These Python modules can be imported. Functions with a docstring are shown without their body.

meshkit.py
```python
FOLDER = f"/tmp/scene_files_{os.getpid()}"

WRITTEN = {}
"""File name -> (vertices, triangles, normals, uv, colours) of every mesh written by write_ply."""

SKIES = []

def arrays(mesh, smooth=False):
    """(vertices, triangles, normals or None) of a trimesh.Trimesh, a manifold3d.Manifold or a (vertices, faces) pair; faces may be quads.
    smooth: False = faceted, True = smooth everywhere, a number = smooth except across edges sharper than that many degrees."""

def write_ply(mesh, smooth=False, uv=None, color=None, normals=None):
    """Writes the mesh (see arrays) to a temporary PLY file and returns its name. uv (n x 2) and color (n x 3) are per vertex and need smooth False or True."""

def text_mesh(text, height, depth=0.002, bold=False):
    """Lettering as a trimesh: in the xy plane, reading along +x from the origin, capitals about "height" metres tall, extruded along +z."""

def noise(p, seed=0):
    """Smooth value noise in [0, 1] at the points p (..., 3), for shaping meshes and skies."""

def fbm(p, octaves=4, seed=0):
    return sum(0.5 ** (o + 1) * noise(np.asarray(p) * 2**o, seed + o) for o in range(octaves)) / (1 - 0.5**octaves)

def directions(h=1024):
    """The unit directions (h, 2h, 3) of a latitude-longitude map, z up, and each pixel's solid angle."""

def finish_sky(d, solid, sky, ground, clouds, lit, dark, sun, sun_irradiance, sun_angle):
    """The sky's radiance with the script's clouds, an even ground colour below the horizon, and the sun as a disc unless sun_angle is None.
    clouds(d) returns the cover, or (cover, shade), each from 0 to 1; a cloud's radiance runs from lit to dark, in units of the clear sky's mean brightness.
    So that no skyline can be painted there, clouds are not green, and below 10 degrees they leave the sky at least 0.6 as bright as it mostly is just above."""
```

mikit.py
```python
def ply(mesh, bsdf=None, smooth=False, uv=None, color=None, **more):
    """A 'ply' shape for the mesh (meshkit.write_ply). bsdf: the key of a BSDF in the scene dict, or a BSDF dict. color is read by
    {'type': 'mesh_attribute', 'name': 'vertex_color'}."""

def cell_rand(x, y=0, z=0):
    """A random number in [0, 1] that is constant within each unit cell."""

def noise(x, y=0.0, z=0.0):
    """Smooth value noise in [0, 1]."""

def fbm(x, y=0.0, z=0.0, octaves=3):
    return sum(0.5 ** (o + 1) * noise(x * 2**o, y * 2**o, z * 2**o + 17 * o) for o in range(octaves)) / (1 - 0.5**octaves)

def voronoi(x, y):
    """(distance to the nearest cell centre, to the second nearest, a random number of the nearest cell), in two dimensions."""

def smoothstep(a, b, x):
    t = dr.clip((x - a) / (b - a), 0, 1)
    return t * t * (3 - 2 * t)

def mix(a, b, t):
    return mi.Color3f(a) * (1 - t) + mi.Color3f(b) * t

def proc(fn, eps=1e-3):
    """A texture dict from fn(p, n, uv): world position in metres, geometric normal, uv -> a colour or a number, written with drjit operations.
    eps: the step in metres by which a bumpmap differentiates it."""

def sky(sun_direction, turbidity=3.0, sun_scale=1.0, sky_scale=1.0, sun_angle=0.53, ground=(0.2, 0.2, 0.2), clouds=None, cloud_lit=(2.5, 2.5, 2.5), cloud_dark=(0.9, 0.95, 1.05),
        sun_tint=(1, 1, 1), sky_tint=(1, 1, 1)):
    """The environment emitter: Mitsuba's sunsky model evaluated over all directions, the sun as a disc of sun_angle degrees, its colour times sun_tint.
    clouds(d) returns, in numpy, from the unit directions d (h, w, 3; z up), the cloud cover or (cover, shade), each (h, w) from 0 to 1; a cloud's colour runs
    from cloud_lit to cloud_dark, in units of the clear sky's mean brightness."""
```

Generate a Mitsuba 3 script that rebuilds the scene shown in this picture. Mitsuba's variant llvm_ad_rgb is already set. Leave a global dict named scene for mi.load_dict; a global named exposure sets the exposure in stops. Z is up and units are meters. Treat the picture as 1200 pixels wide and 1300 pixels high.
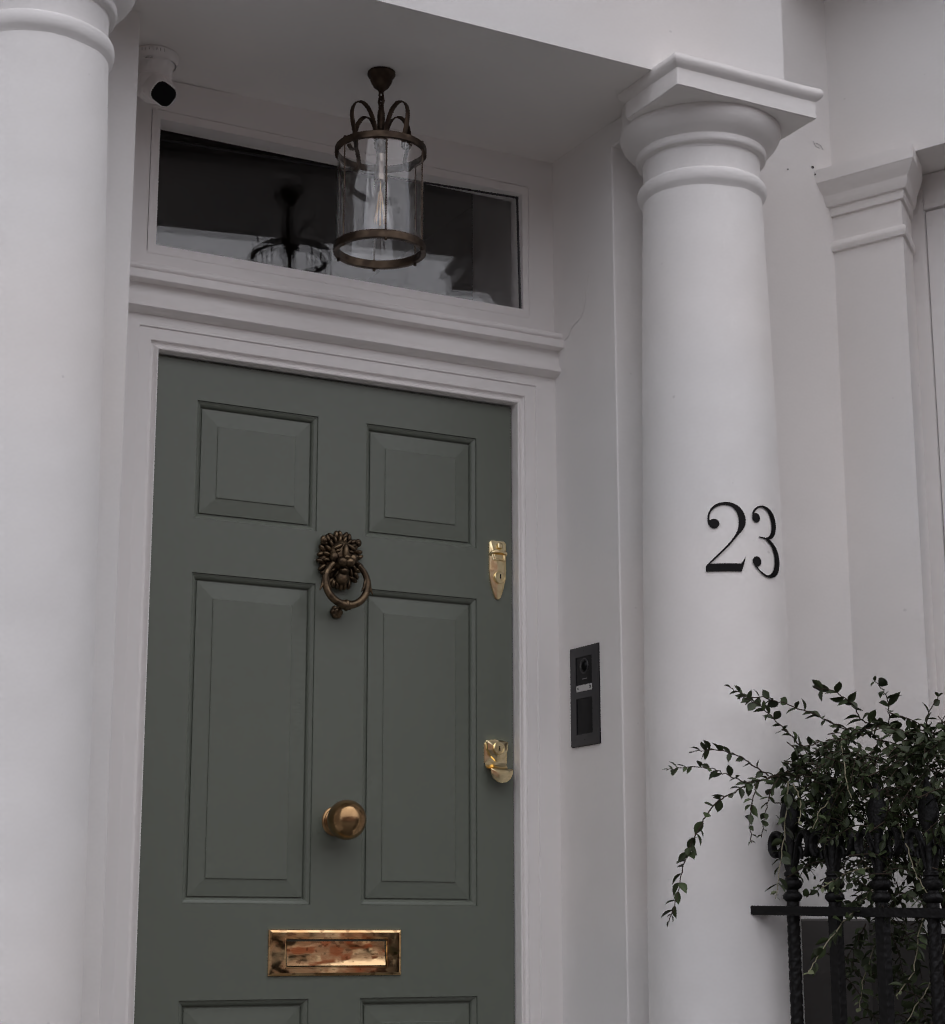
import math, random
import numpy as np, trimesh, shapely
from shapely.geometry import Polygon, LineString, Point, box as sbox
from shapely.ops import unary_union
import drjit as dr
import mitsuba as mi
import mikit, meshkit
from mikit import proc, noise, fbm, smoothstep, mix

T = mi.ScalarTransform4f
rng = np.random.default_rng(23)
scene, labels = {'type': 'scene'}, {}

# ------------------------------------------------------------------ camera, sky, exposure
CAM = np.array([-1.3051, -3.9105, 0.78])
YAW, PITCH, ROLL = [math.radians(a) for a in (28.311, 12.80, -0.091)]
FW = np.array([math.sin(YAW) * math.cos(PITCH), math.cos(YAW) * math.cos(PITCH), math.sin(PITCH)])
RT = np.array([math.cos(YAW), -math.sin(YAW), 0.0])
UP = np.cross(RT, FW)
UP = -math.sin(ROLL) * RT + math.cos(ROLL) * UP
scene['camera'] = {
    'type': 'perspective', 'fov': 2 * math.degrees(math.atan(600 / 2412.5)), 'fov_axis': 'x',
    'near_clip': 0.05, 'far_clip': 400.0,
    'to_world': T().look_at(origin=CAM.tolist(), target=(CAM + FW).tolist(), up=UP.tolist()),
    'film': {'type': 'hdrfilm', 'width': 945, 'height': 1024},
    'sampler': {'type': 'independent', 'sample_count': 64},
}
# even overcast: three times as bright overhead as at the horizon
scene['sky'] = mikit.sky((-0.10, -0.80, 0.60), turbidity=3, sun_scale=0.05, sun_angle=100, sun_tint=(0.95, 0.98, 1.05),
                         clouds=lambda d: (np.ones(d.shape[:2]), 1 - d[..., 2]),
                         cloud_lit=(3.50, 3.56, 3.80), cloud_dark=(1.14, 1.18, 1.42), ground=(0.1, 0.1, 0.1))
exposure = 2.74

# ------------------------------------------------------------------ materials
def two(b):
    return {'type': 'twosided', 'bsdf': b}

def rgb(*c):
    return {'type': 'rgb', 'value': list(c)}

def paint(name, col, rough, bump, scale, var=0.03, spec=0.4):
    """painted surface: colour with a little uneven tone, fine relief"""
    def colour(p, n, uv):
        k = 1 + var * (fbm(p.x * 5, p.y * 5, p.z * 5, 3) - 0.5) * 2 + var * 0.6 * (noise(p.x * 160, p.y * 160, p.z * 160) - 0.5)
        return mi.Color3f(*col) * k
    b = {'type': 'principled', 'base_color': proc(colour), 'roughness': rough, 'specular': spec}
    if bump:
        b = {'type': 'bumpmap', 'arbitrary': proc(bump, eps=0.0015), 'scale': scale, 'bsdf': b}
    scene[name] = two(b)

def stucco_bump(p, n, uv):
    return 0.9 * fbm(p.x * 9, p.y * 9, p.z * 9, 2) + 0.17 * fbm(p.x * 110, p.y * 110, p.z * 110, 2)

def stucco_colour(p, n, uv):
    # brushed masonry paint: faint patches, tiny dust specks and a few rusty-grey weather stains
    a = fbm(p.x * 3.1, p.y * 3.1, p.z * 2.2, 3)
    g = noise(p.x * 210, p.y * 210, p.z * 210)
    s = noise(p.x * 34 + 7, p.y * 34, p.z * 34)
    speck = smoothstep(0.955, 0.985, s) * 0.16
    k = 1 + 0.05 * (a - 0.5) * 2 + 0.03 * (g - 0.5) - speck
    warm = fbm(p.x * 2.0 + 40, p.y * 2.0, p.z * 1.6, 2)
    return mix((0.705, 0.678, 0.658), (0.690, 0.676, 0.664), smoothstep(0.35, 0.65, warm)) * k

scene['stucco'] = two({'type': 'bumpmap', 'arbitrary': proc(stucco_bump, eps=0.0015), 'scale': 0.0034,
                       'bsdf': {'type': 'principled', 'base_color': proc(stucco_colour), 'roughness': 0.6, 'specular': 0.35}})

def joinery_bump(p, n, uv):
    return fbm(p.x * 40, p.y * 40, p.z * 40, 2)
paint('joinery_white', (0.710, 0.686, 0.672), 0.42, joinery_bump, 0.0003, 0.02)

def door_bump(p, n, uv):
    return 0.5 * fbm(p.x * 60, p.y * 60, p.z * 9, 2) + 0.25 * noise(p.x * 300, p.y * 300, p.z * 60)
paint('door_paint', (0.118, 0.131, 0.108), 0.36, door_bump, 0.0009, 0.03, 0.4)
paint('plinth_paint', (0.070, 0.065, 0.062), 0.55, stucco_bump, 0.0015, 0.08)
paint('camera_plastic', (0.72, 0.70, 0.69), 0.35, None, 0, 0.01)
paint('dark_frame', (0.028, 0.027, 0.029), 0.4, None, 0, 0.05)
paint('iron_paint', (0.005, 0.0045, 0.0045), 0.5, lambda p, n, uv: fbm(p.x * 130, p.y * 130, p.z * 130, 2), 0.0025, 0.2, 0.22)
scene['black_gloss'] = two({'type': 'principled', 'base_color': rgb(0.003, 0.003, 0.0033), 'roughness': 0.10, 'specular': 0.12})
scene['number_black'] = two({'type': 'principled', 'base_color': rgb(0.006, 0.0055, 0.006), 'roughness': 0.45, 'specular': 0.12})
scene['name_card'] = two({'type': 'principled', 'base_color': rgb(0.42, 0.41, 0.40), 'roughness': 0.3, 'specular': 0.5})
scene['mark_grey'] = two({'type': 'diffuse', 'reflectance': rgb(0.22, 0.21, 0.21)})
scene['hall_dark'] = two({'type': 'diffuse', 'reflectance': rgb(0.12, 0.10, 0.09)})

def metal(name, a, b, rough, freq, r2=None, bump=0.0):
    def colour(p, n, uv):
        t = smoothstep(0.38, 0.66, fbm(p.x * freq, p.y * freq, p.z * freq, 3))
        return mix(a, b, t)
    def rr(p, n, uv):
        t = smoothstep(0.35, 0.7, fbm(p.x * freq * 1.7 + 9, p.y * freq * 1.7, p.z * freq * 1.7, 3))
        return rough + ((r2 if r2 else rough) - rough) * t
    m = {'type': 'principled', 'base_color': proc(colour), 'metallic': 1.0, 'roughness': proc(rr)}
    if bump:
        m = {'type': 'bumpmap', 'arbitrary': proc(lambda p, n, uv: fbm(p.x * 26, p.y * 26, p.z * 26, 2), eps=0.001), 'scale': bump, 'bsdf': m}
    scene[name] = two(m)
metal('antique_brass', (0.070, 0.050, 0.033), (0.155, 0.110, 0.068), 0.36, 60, 0.5)
metal('lantern_brass', (0.045, 0.032, 0.024), (0.085, 0.061, 0.043), 0.40, 45, 0.55)
metal('knob_brass', (0.40, 0.25, 0.125), (0.29, 0.175, 0.085), 0.15, 35, 0.24)
metal('bright_brass', (0.88, 0.74, 0.45), (0.80, 0.63, 0.35), 0.10, 50, 0.17, 0.0008)
metal('tube_metal', (0.33, 0.28, 0.24), (0.26, 0.22, 0.19), 0.30, 40)
scene['filament'] = two({'type': 'principled', 'base_color': rgb(0.75, 0.56, 0.36), 'metallic': 0.5, 'roughness': 0.4})
def tarnish(p, n, uv):
    t = smoothstep(0.38, 0.66, fbm(p.x * 24, p.y * 24, p.z * 24, 3))
    spot = smoothstep(0.62, 0.72, fbm(p.x * 95 + 3, p.y * 95, p.z * 120, 2))
    scratch = smoothstep(0.70, 0.85, noise(p.x * 60, p.y * 60, p.z * 900)) * 0.25
    return mix(mix((0.88, 0.60, 0.31), (0.76, 0.44, 0.20), t), (0.30, 0.15, 0.075), dr.minimum(spot * 0.65 + scratch, 0.8))
scene['plate_brass'] = two({'type': 'bumpmap', 'arbitrary': proc(lambda p, n, uv: fbm(p.x * 26, p.y * 26, p.z * 26, 2), eps=0.001), 'scale': 0.0003,
                            'bsdf': {'type': 'principled', 'base_color': proc(tarnish), 'metallic': 1.0, 'roughness': proc(lambda p, n, uv: 0.05 + 0.12 * smoothstep(0.4, 0.7, fbm(p.x * 60, p.y * 60, p.z * 60, 2)))}})
scene['clear_glass'] = {'type': 'thindielectric', 'int_ior': 1.5}
scene['pane_glass'] = {'type': 'thindielectric', 'int_ior': 1.38}

def leaf_mat(name, a, b):
    def colour(p, n, uv):
        return mix(a, b, fbm(p.x * 30, p.y * 30, p.z * 30, 2))
    scene[name] = two({'type': 'principled', 'base_color': proc(colour), 'roughness': 0.45, 'specular': 0.22})
leaf_mat('leaf_dark', (0.019, 0.026, 0.012), (0.034, 0.044, 0.019))
leaf_mat('leaf_mid', (0.032, 0.046, 0.019), (0.052, 0.070, 0.030))
leaf_mat('leaf_young', (0.085, 0.105, 0.055), (0.13, 0.14, 0.075))
scene['twig_dark'] = two({'type': 'diffuse', 'reflectance': rgb(0.045, 0.034, 0.027)})
scene['twig_pale'] = two({'type': 'diffuse', 'reflectance': rgb(0.20, 0.18, 0.125)})

def stone_colour(p, n, uv):
    a = fbm(p.x * 6, p.y * 6, p.z * 6, 3)
    g = noise(p.x * 140, p.y * 140, p.z * 140)
    return mix((0.065, 0.062, 0.058), (0.11, 0.105, 0.098), a) * (0.9 + 0.2 * g)
scene['stone'] = two({'type': 'principled', 'base_color': proc(stone_colour), 'roughness': 0.75, 'specular': 0.3})
def asphalt_colour(p, n, uv):
    return mi.Color3f(0.05, 0.05, 0.052) * (0.7 + 0.6 * noise(p.x * 90, p.y * 90, p.z * 90))
scene['asphalt'] = two({'type': 'diffuse', 'reflectance': proc(asphalt_colour)})
def brick_colour(p, n, uv):
    row = dr.floor(p.z / 0.075)
    off = 0.5 * (row - 2 * dr.floor(row / 2))
    u = p.x / 0.225 + off
    fu, fz = u - dr.floor(u), p.z / 0.075 - row
    joint = dr.select((fu < 0.045) | (fz < 0.13), 1.0, 0.0)
    c = mix((0.24, 0.062, 0.038), (0.31, 0.10, 0.06), mikit.cell_rand(u, row, 3))
    return mix(c, (0.36, 0.33, 0.29), joint)
scene['brick'] = two({'type': 'diffuse', 'reflectance': proc(brick_colour)})

# ------------------------------------------------------------------ helpers
def put(key, mesh, mat, smooth=False, to_world=None):
    base, k = key, 1
    while key in scene:
        key = f'{base}_{k:03d}'
        k += 1
    d = mesh if isinstance(mesh, dict) else mikit.ply(mesh, mat, smooth=smooth)
    if to_world is not None:
        d = {**d, 'to_world': to_world}
    scene[key] = d
    return key

def tag(key, label=None, cat=None, group=None, kind=None):
    labels[key] = {k: v for k, v in (('label', label), ('category', cat), ('group', group), ('kind', kind)) if v}
    return key

def cat(*ms):
    return trimesh.util.concatenate([m for m in ms])

def hull(pts):
    return trimesh.convex.convex_hull(np.asarray(pts, float))

def cbox(x0, x1, y0, y1, z0, z1, c=0.002):
    pts = []
    for sx, x in ((1, x0), (-1, x1)):
        for sy, y in ((1, y0), (-1, y1)):
            for sz, z in ((1, z0), (-1, z1)):
                pts += [(x, y + sy * c, z + sz * c), (x + sx * c, y, z + sz * c), (x + sx * c, y + sy * c, z)]
    return hull(pts)

def fix(m):
    if m.volume < 0:
        m.invert()
    return m

def slab(poly, y0, y1):
    """polygon in (x, z), extruded from y0 to y1"""
    polys = getattr(poly, 'geoms', [poly])
    out = []
    for g in polys:
        m = trimesh.creation.extrude_polygon(g, y1 - y0, engine='earcut')
        v = m.vertices.copy()
        m.vertices = np.c_[v[:, 0], y0 + v[:, 2], v[:, 1]]
        out.append(fix(m))
    return cat(*out)

def plan(poly, z0, z1):
    """polygon in (x, y), extruded from z0 to z1"""
    m = trimesh.creation.extrude_polygon(poly, z1 - z0, engine='earcut')
    m.apply_translation([0, 0, z0])
    return m

def grid_mesh(P, closed=False):
    """rows x cols x 3 points -> quads"""
    P = np.asarray(P, float)
    n, m = P.shape[:2]
    v = P.reshape(-1, 3)
    f = []
    for i in range(n - 1):
        for j in range(m if closed else m - 1):
            a, b = i * m + j, i * m + (j + 1) % m
            f += [[a, b, b + m], [a, b + m, a + m]]
    return trimesh.Trimesh(v, f, process=False)

def frame_sweep(profile, x0, x1, z0, z1, s, three=False):
    """profile (u, y): u measured inward (s=+1) or outward (s=-1) from the rectangle, mitred; three: no bottom piece"""
    parts = []
    def ring(u):
        if three:
            return [(x0 + s * u, z0), (x0 + s * u, z1 - s * u), (x1 - s * u, z1 - s * u), (x1 - s * u, z0)]
        return [(x0 + s * u, z0 + s * u), (x0 + s * u, z1 - s * u), (x1 - s * u, z1 - s * u), (x1 - s * u, z0 + s * u), (x0 + s * u, z0 + s * u)]
    rows = [[(x, y, z) for x, z in ring(u)] for u, y in profile]
    R = np.array(rows)
    for k in range(R.shape[1] - 1):
        parts.append(grid_mesh(R[:, k:k + 2]))
    return cat(*parts)

def along_x(profile, x0, x1):
    """closed profile polygon in (y, z) run from x0 to x1"""
    m = trimesh.creation.extrude_polygon(Polygon(profile), x1 - x0, engine='earcut')
    v = m.vertices.copy()
    m.vertices = np.c_[x0 + v[:, 2], v[:, 0], v[:, 1]]
    return fix(m)

def lathe(profile, n=48, c=(0, 0, 0)):
    """profile (r, z)"""
    a = np.linspace(0, 2 * math.pi, n, endpoint=False)
    P = np.array([[(r * math.cos(t), r * math.sin(t), z) for t in a] for r, z in profile])
    m = grid_mesh(P, closed=True)
    m.apply_translation(c)
    return m

def smooth_curve(pts, n=8):
    """Catmull-Rom through the points"""
    p = np.asarray(pts, float)
    p = np.vstack([2 * p[0] - p[1], p, 2 * p[-1] - p[-2]])
    out = []
    for i in range(1, len(p) - 2):
        for t in np.linspace(0, 1, n, endpoint=False):
            a, b, c, d = p[i - 1], p[i], p[i + 1], p[i + 2]
            out.append(0.5 * (2 * b + (c - a) * t + (2 * a - 5 * b + 4 * c - d) * t * t + (3 * b - a - 3 * c + d) * t ** 3))
    out.append(p[-2])
    return np.array(out)

def tube(pts, radii, n=8, flat=None, ref=(0, 0, 1)):
    """tube along the points; flat = (a, b) scales its section (a along ref x tangent, b across)"""
    p = np.asarray(pts, float)
    r = np.broadcast_to(np.asarray(radii, float), (len(p),))
    t = np.gradient(p, axis=0)
    t /= np.maximum(np.linalg.norm(t, axis=1, keepdims=True), 1e-9)
    ref = np.asarray(ref, float)
    rows = []
    prev = None
    for i in range(len(p)):
        a = np.cross(ref, t[i])
        if np.linalg.norm(a) < 0.15:
            a = prev if prev is not None else np.cross([1, 0, 0.2], t[i])
        a = a - t[i] * (a @ t[i])
        a /= np.linalg.norm(a)
        if prev is not None and a @ prev < 0:
            a = -a
        prev = a
        b = np.cross(t[i], a)
        ka, kb = flat if flat else (1, 1)
        rows.append([p[i] + r[i] * (ka * math.cos(q) * a + kb * math.sin(q) * b) for q in np.linspace(0, 2 * math.pi, n, endpoint=False)])
    m = grid_mesh(rows, closed=True)
    v = np.vstack([m.vertices, p[:1], p[-1:]])
    k = len(m.vertices)
    f = list(m.faces)
    for j in range(n):
        f.append([k, (j + 1) % n, j])
        f.append([k + 1, k - n + j, k - n + (j + 1) % n])
    return trimesh.Trimesh(v, f, process=False)

def ball(c, r, sub=2):
    m = trimesh.creation.icosphere(subdivisions=sub, radius=1.0)
    m.apply_scale(r if np.ndim(r) else [r, r, r])
    m.apply_translation(c)
    return m

def torus(c, R, r, n=64, k=16, axis='z'):
    a = np.linspace(0, 2 * math.pi, n, endpoint=False)
    rows = []
    for t in np.linspace(0, 2 * math.pi, k + 1):
        rr, h = R + r * math.cos(t), r * math.sin(t)
        rows.append([(rr * math.cos(q), rr * math.sin(q), h) if axis == 'z' else (rr * math.cos(q), h, rr * math.sin(q)) for q in a])
    m = grid_mesh(rows, closed=True)
    m.apply_translation(c)
    return m

def wobble(m, amp, freq, seed=0):
    """hand-run plaster: vertices moved a little by smooth noise"""
    v = np.array(m.vertices)
    d = np.stack([meshkit.fbm(v * freq + 31 * k, 2, seed + k) - 0.5 for k in range(3)], 1)
    m.vertices = v + d * 2 * amp
    return m

# ------------------------------------------------------------------ ground and street
def structure(key, mesh, mat, label, smooth=False):
    put(key, mesh, mat, smooth)
    tag(key, label, kind='structure')

structure('pavement', plan(sbox(-60, -7.0, 60, 0.4), -0.95, -0.75), 'stone', 'grey stone pavement below the entrance')
structure('road', plan(sbox(-150, -12.2, 150, -6.998), -1.1, -0.87), 'asphalt', 'dark asphalt road in front of the house')
structure('far_pavement', plan(sbox(-150, -120, 150, -12.198), -0.95, -0.75), 'stone', 'grey stone ground across the road')

step = []
for k in range(5):
    step.append(cbox(-0.62, 1.02, -1.55 - 0.29 * k, -0.305 if k == 0 else -1.56 - 0.29 * (k - 1), -0.75, -0.012 - 0.148 * k, 0.006))
step.append(cbox(-0.165, 1.016, -0.306, 0.06, -0.75, -0.013, 0.004))
put('doorstep__steps', cat(*step), 'stone')
tag('doorstep', 'grey stone doorstep and steps below the green door', 'steps')

# house across the street, mirrored in the brass and the lantern glass
bh = Polygon([(-16, -0.75), (22, -0.75), (22, 5.6), (-16, 5.6)])
holes, wins = [], []
for x in np.arange(-14.8, 20, 2.4):
    for z0, z1 in ((-0.1, 1.75), (2.9, 4.5)):
        holes.append(sbox(x, z0, x + 1.1, z1))
        wins.append((x, x + 1.1, z0, z1))
bh = bh.difference(unary_union(holes))
put('brick_house__wall', slab(bh, -17.3, -17.0), 'brick')
for x0, x1, z0, z1 in wins:
    fr = slab(sbox(x0, z0, x1, z1).difference(unary_union([sbox(x0 + .07, z0 + .07, x1 - .07, (z0 + z1) / 2 - .03), sbox(x0 + .07, (z0 + z1) / 2 + .03, x1 - .07, z1 - .07)])), -17.2, -17.1)
    k = put('brick_house__window', fr, 'joinery_white')
    put(k + '__pane', slab(sbox(x0 + .02, z0 + .02, x1 - .02, z1 - .02), -17.18, -17.17), 'black_gloss')
    for xs in (x0 - .30, x1):
        put('brick_house__surround', cbox(xs, xs + .30, -17.02, -16.94, z0 - .1, z1 + .005, 0.01), 'joinery_white')
    put('brick_house__lintel', cbox(x0 - .32, x1 + .32, -17.02, -16.92, z1 + .01, z1 + .22), 'joinery_white')
put('brick_house__parapet', cbox(-16.1, 22.1, -17.35, -16.9, 5.6, 5.8), 'joinery_white')
tag('brick_house', 'red brick terraced house with white sash windows across the street', 'house')

# ------------------------------------------------------------------ the white house: walls round the entrance
XL, XR = -0.166, 1.017            # side walls of the entrance recess
YF = -0.31                        # face of the wall
ZS = 2.716                        # porch ceiling
YB = -0.594                       # face of the entablature

right_pier = cbox(XR, 1.80, YF, 0.40, -0.75, 7.0, 0.003)
crack = [(-0.196, 2.375), (-0.190, 2.343), (-0.180, 2.318), (-0.1785, 2.298), (-0.168, 2.279), (-0.160, 2.266), (-0.140, 2.2585), (-0.127, 2.257), (-0.112, 2.249), (-0.100, 2.236), (-0.078, 2.229)]
line = LineString(crack)
cut = unary_union([LineString(crack[i:i + 2]).buffer(w, cap_style=2) for i, w in enumerate(np.linspace(0.00035, 0.0009, len(crack) - 1))]).buffer(0.0001)
cm = trimesh.creation.extrude_polygon(cut, 0.05, engine='earcut')
v = cm.vertices.copy()
cm.vertices = np.c_[XR - 0.02 + v[:, 2] * 0.6, v[:, 0], v[:, 1]]
cm = fix(cm)
try:
    right_pier = trimesh.boolean.difference([right_pier, cm], engine='manifold')
except Exception:
    pass
put('townhouse__wall', right_pier, 'stucco')
put('townhouse__wall', cbox(-6.0, XL, YF, 0.40, -0.75, 7.0, 0.003), 'stucco')
ent = unary_union([sbox(-0.63, YB, 1.323, -0.305), sbox(XL - 0.02, -0.31, XR + 0.02, 0.2)])
put('townhouse__entablature', plan(ent, ZS, 3.42), 'stucco')
put('townhouse__wall', cbox(XL - 0.01, XR + 0.01, YF + 0.004, 0.38, 3.4, 7.0), 'stucco')
corn = [(-0.30, 3.24), (-0.62, 3.24), (-0.64, 3.27), (-0.72, 3.29), (-0.80, 3.35), (-0.84, 3.36), (-0.84, 3.44), (-0.30, 3.47)]
put('townhouse__cornice', along_x(corn, -0.9, 1.42), 'stucco')

# canted bay on the right: local frame, s along its side wall towards the street, n out of it
B0 = np.array([1.69, YF])
BE = np.array([math.sin(math.radians(157)), math.cos(math.radians(157))])
BN = np.array([-math.cos(math.radians(23)), -math.sin(math.radians(23))])
def bay(s, n):
    return tuple(B0 + BE * s + BN * n)
def bay_plan(pts, z0, z1):
    return fix(plan(Polygon([bay(*p) for p in pts]), z0, z1))
put('townhouse__bay_wall', bay_plan([(-0.08, 0.0), (1.15, 0.0), (1.15, -0.4), (-0.08, -0.4)], 2.716, 7.0), 'stucco')
put('townhouse__bay_wall', bay_plan([(-0.08, -0.004), (0.185, -0.004), (0.140, -0.155), (0.08, -0.3), (-0.08, -0.3)], 0.82, 2.72), 'stucco')
put('townhouse__bay_wall', bay_plan([(0.98, 0.0), (1.15, 0.0), (1.15, -0.4), (1.02, -0.16)], 0.845, 2.716), 'stucco')
put('townhouse__bay_wall', plan(Polygon([bay(1.15, 0), bay(1.15, -0.4), (3.9, -1.0), (3.9, -1.369)]), -0.75, 7.0), 'stucco')
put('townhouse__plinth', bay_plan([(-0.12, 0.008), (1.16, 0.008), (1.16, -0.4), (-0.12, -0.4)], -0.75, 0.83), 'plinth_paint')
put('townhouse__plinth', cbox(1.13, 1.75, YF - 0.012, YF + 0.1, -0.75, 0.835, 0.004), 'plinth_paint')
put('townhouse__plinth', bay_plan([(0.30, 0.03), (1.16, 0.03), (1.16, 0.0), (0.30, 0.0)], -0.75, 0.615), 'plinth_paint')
put('townhouse__cornice', bay_plan([(-0.1, 0.14), (1.30, 0.14), (1.30, -0.1), (-0.1, -0.1)], 3.25, 3.46), 'stucco')
put('townhouse__sill', bay_plan([(0.15, 0.03), (1.16, 0.03), (1.16, -0.3), (0.10, -0.3)], 0.80, 0.848), 'stucco')
tag('townhouse', 'white stucco town house with a recessed entrance behind columns and a bay on the right', 'house')

# pilaster at the corner of the bay
def strip(face_n, s0, s1, over, z0, z1):
    """one band of the pilaster: front face, splayed return; over = how far it stands out"""
    r = np.array([math.sin(math.radians(50)), math.cos(math.radians(50))])
    rl = (r @ BE, r @ BN)
    o = over
    return [(s0, face_n + o), (s1 + o * 1.3, face_n + o), (s1 + o * 1.3 + rl[0] * 0.155, face_n + o + rl[1] * 0.155), (s0, face_n - 0.15)]
def pil_loft(prof, s0, s1, face):
    rows = []
    for o, z in prof:
        q = strip(face, s0 - o * 1.2, s1, o, 0, 0)
        rows.append([(*bay(*p), z) for p in q])
    m = grid_mesh(rows, closed=True)
    return m
put('pilaster__shaft', pil_loft([(0, 0.82), (0, 2.60)], -0.014, 0.190, 0.004), 'stucco')
put('pilaster__necking', pil_loft([(0, 2.500), (0.007, 2.502), (0.010, 2.511), (0.010, 2.520), (0.006, 2.528), (0, 2.529)], 0.003, 0.190, 0.004), 'stucco', 40)
put('pilaster__capital', pil_loft([(0, 2.596), (0.007, 2.597), (0.009, 2.614), (0.009, 2.618), (0.016, 2.620), (0.022, 2.632), (0.023, 2.645), (0.026, 2.650), (0.036, 2.664), (0.043, 2.678), (0.045, 2.680), (0.045, 2.7158), (0.0, 2.7159)], 0.003, 0.190, 0.004), 'stucco', 28)
tag('pilaster', 'white square pilaster with a moulded capital, right of the numbered column', 'pilaster')

# sash window in the bay beside the pilaster
fs = [(0.118, -0.150), (0.178, -0.150), (0.178, -0.20), (0.118, -0.20)]
put('sash_window__frame', bay_plan(fs, 0.85, 2.714), 'joinery_white')
put('sash_window__frame', bay_plan([(0.179, -0.1505), (1.0, -0.1505), (1.0, -0.20), (0.179, -0.20)], 2.62, 2.714), 'joinery_white')
put('sash_window__sash', bay_plan([(0.182, -0.154), (0.262, -0.154), (0.262, -0.20), (0.182, -0.20)], 0.86, 2.613), 'joinery_white')
put('sash_window__sash', bay_plan([(0.263, -0.155), (0.98, -0.155), (0.98, -0.20), (0.263, -0.20)], 2.53, 2.613), 'joinery_white')
put('sash_window__pane', bay_plan([(0.25, -0.18), (1.0, -0.18), (1.0, -0.184), (0.25, -0.184)], 0.87, 2.55), 'black_gloss')
put('sash_window__sash', bay_plan([(0.263, -0.156), (0.98, -0.156), (0.98, -0.20), (0.263, -0.20)], 0.84, 0.94), 'joinery_white')
tag('sash_window', 'white painted sash window at the right edge beside the pilaster', 'window')

# dirt and cobweb threads above the pilaster
def on_bay(s, z, n=0.001):
    return (*bay(s, n), z)
wb = []
for (x, z, r) in ((1.627, 2.722, .0035), (1.633, 2.703, .002), (1.660, 2.706, .0042), (1.655, 2.704, .0026), (1.547, 2.70, .002)):
    wb.append(ball((x, YF - 0.001, z), (r * 1.3, 0.0015, r), 1))
for pl in ([(1.640, 2.792), (1.655, 2.788), (1.664, 2.777)], [(1.632, 2.795), (1.640, 2.782), (1.652, 2.779)], [(1.632, 2.708), (1.648, 2.703), (1.672, 2.709), (1.687, 2.715)]):
    wb.append(tube([(x, YF - 0.0015, z) for x, z in pl], 0.0006, 4))
put('cobweb__threads', cat(*wb), 'mark_grey')
sp = [ball((x, YF - 0.0012, z), (r * 1.3, 0.0016, r), 1) for x, z, r in ((1.6275, 2.7225, .0032), (1.661, 2.7065, .0040), (1.6345, 2.7035, .0018))]
put('cobweb__dirt', cat(*sp), 'iron_paint')
tag('cobweb', 'old cobweb with dark specks of dirt on the wall above the pilaster capital', 'cobweb')

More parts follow.
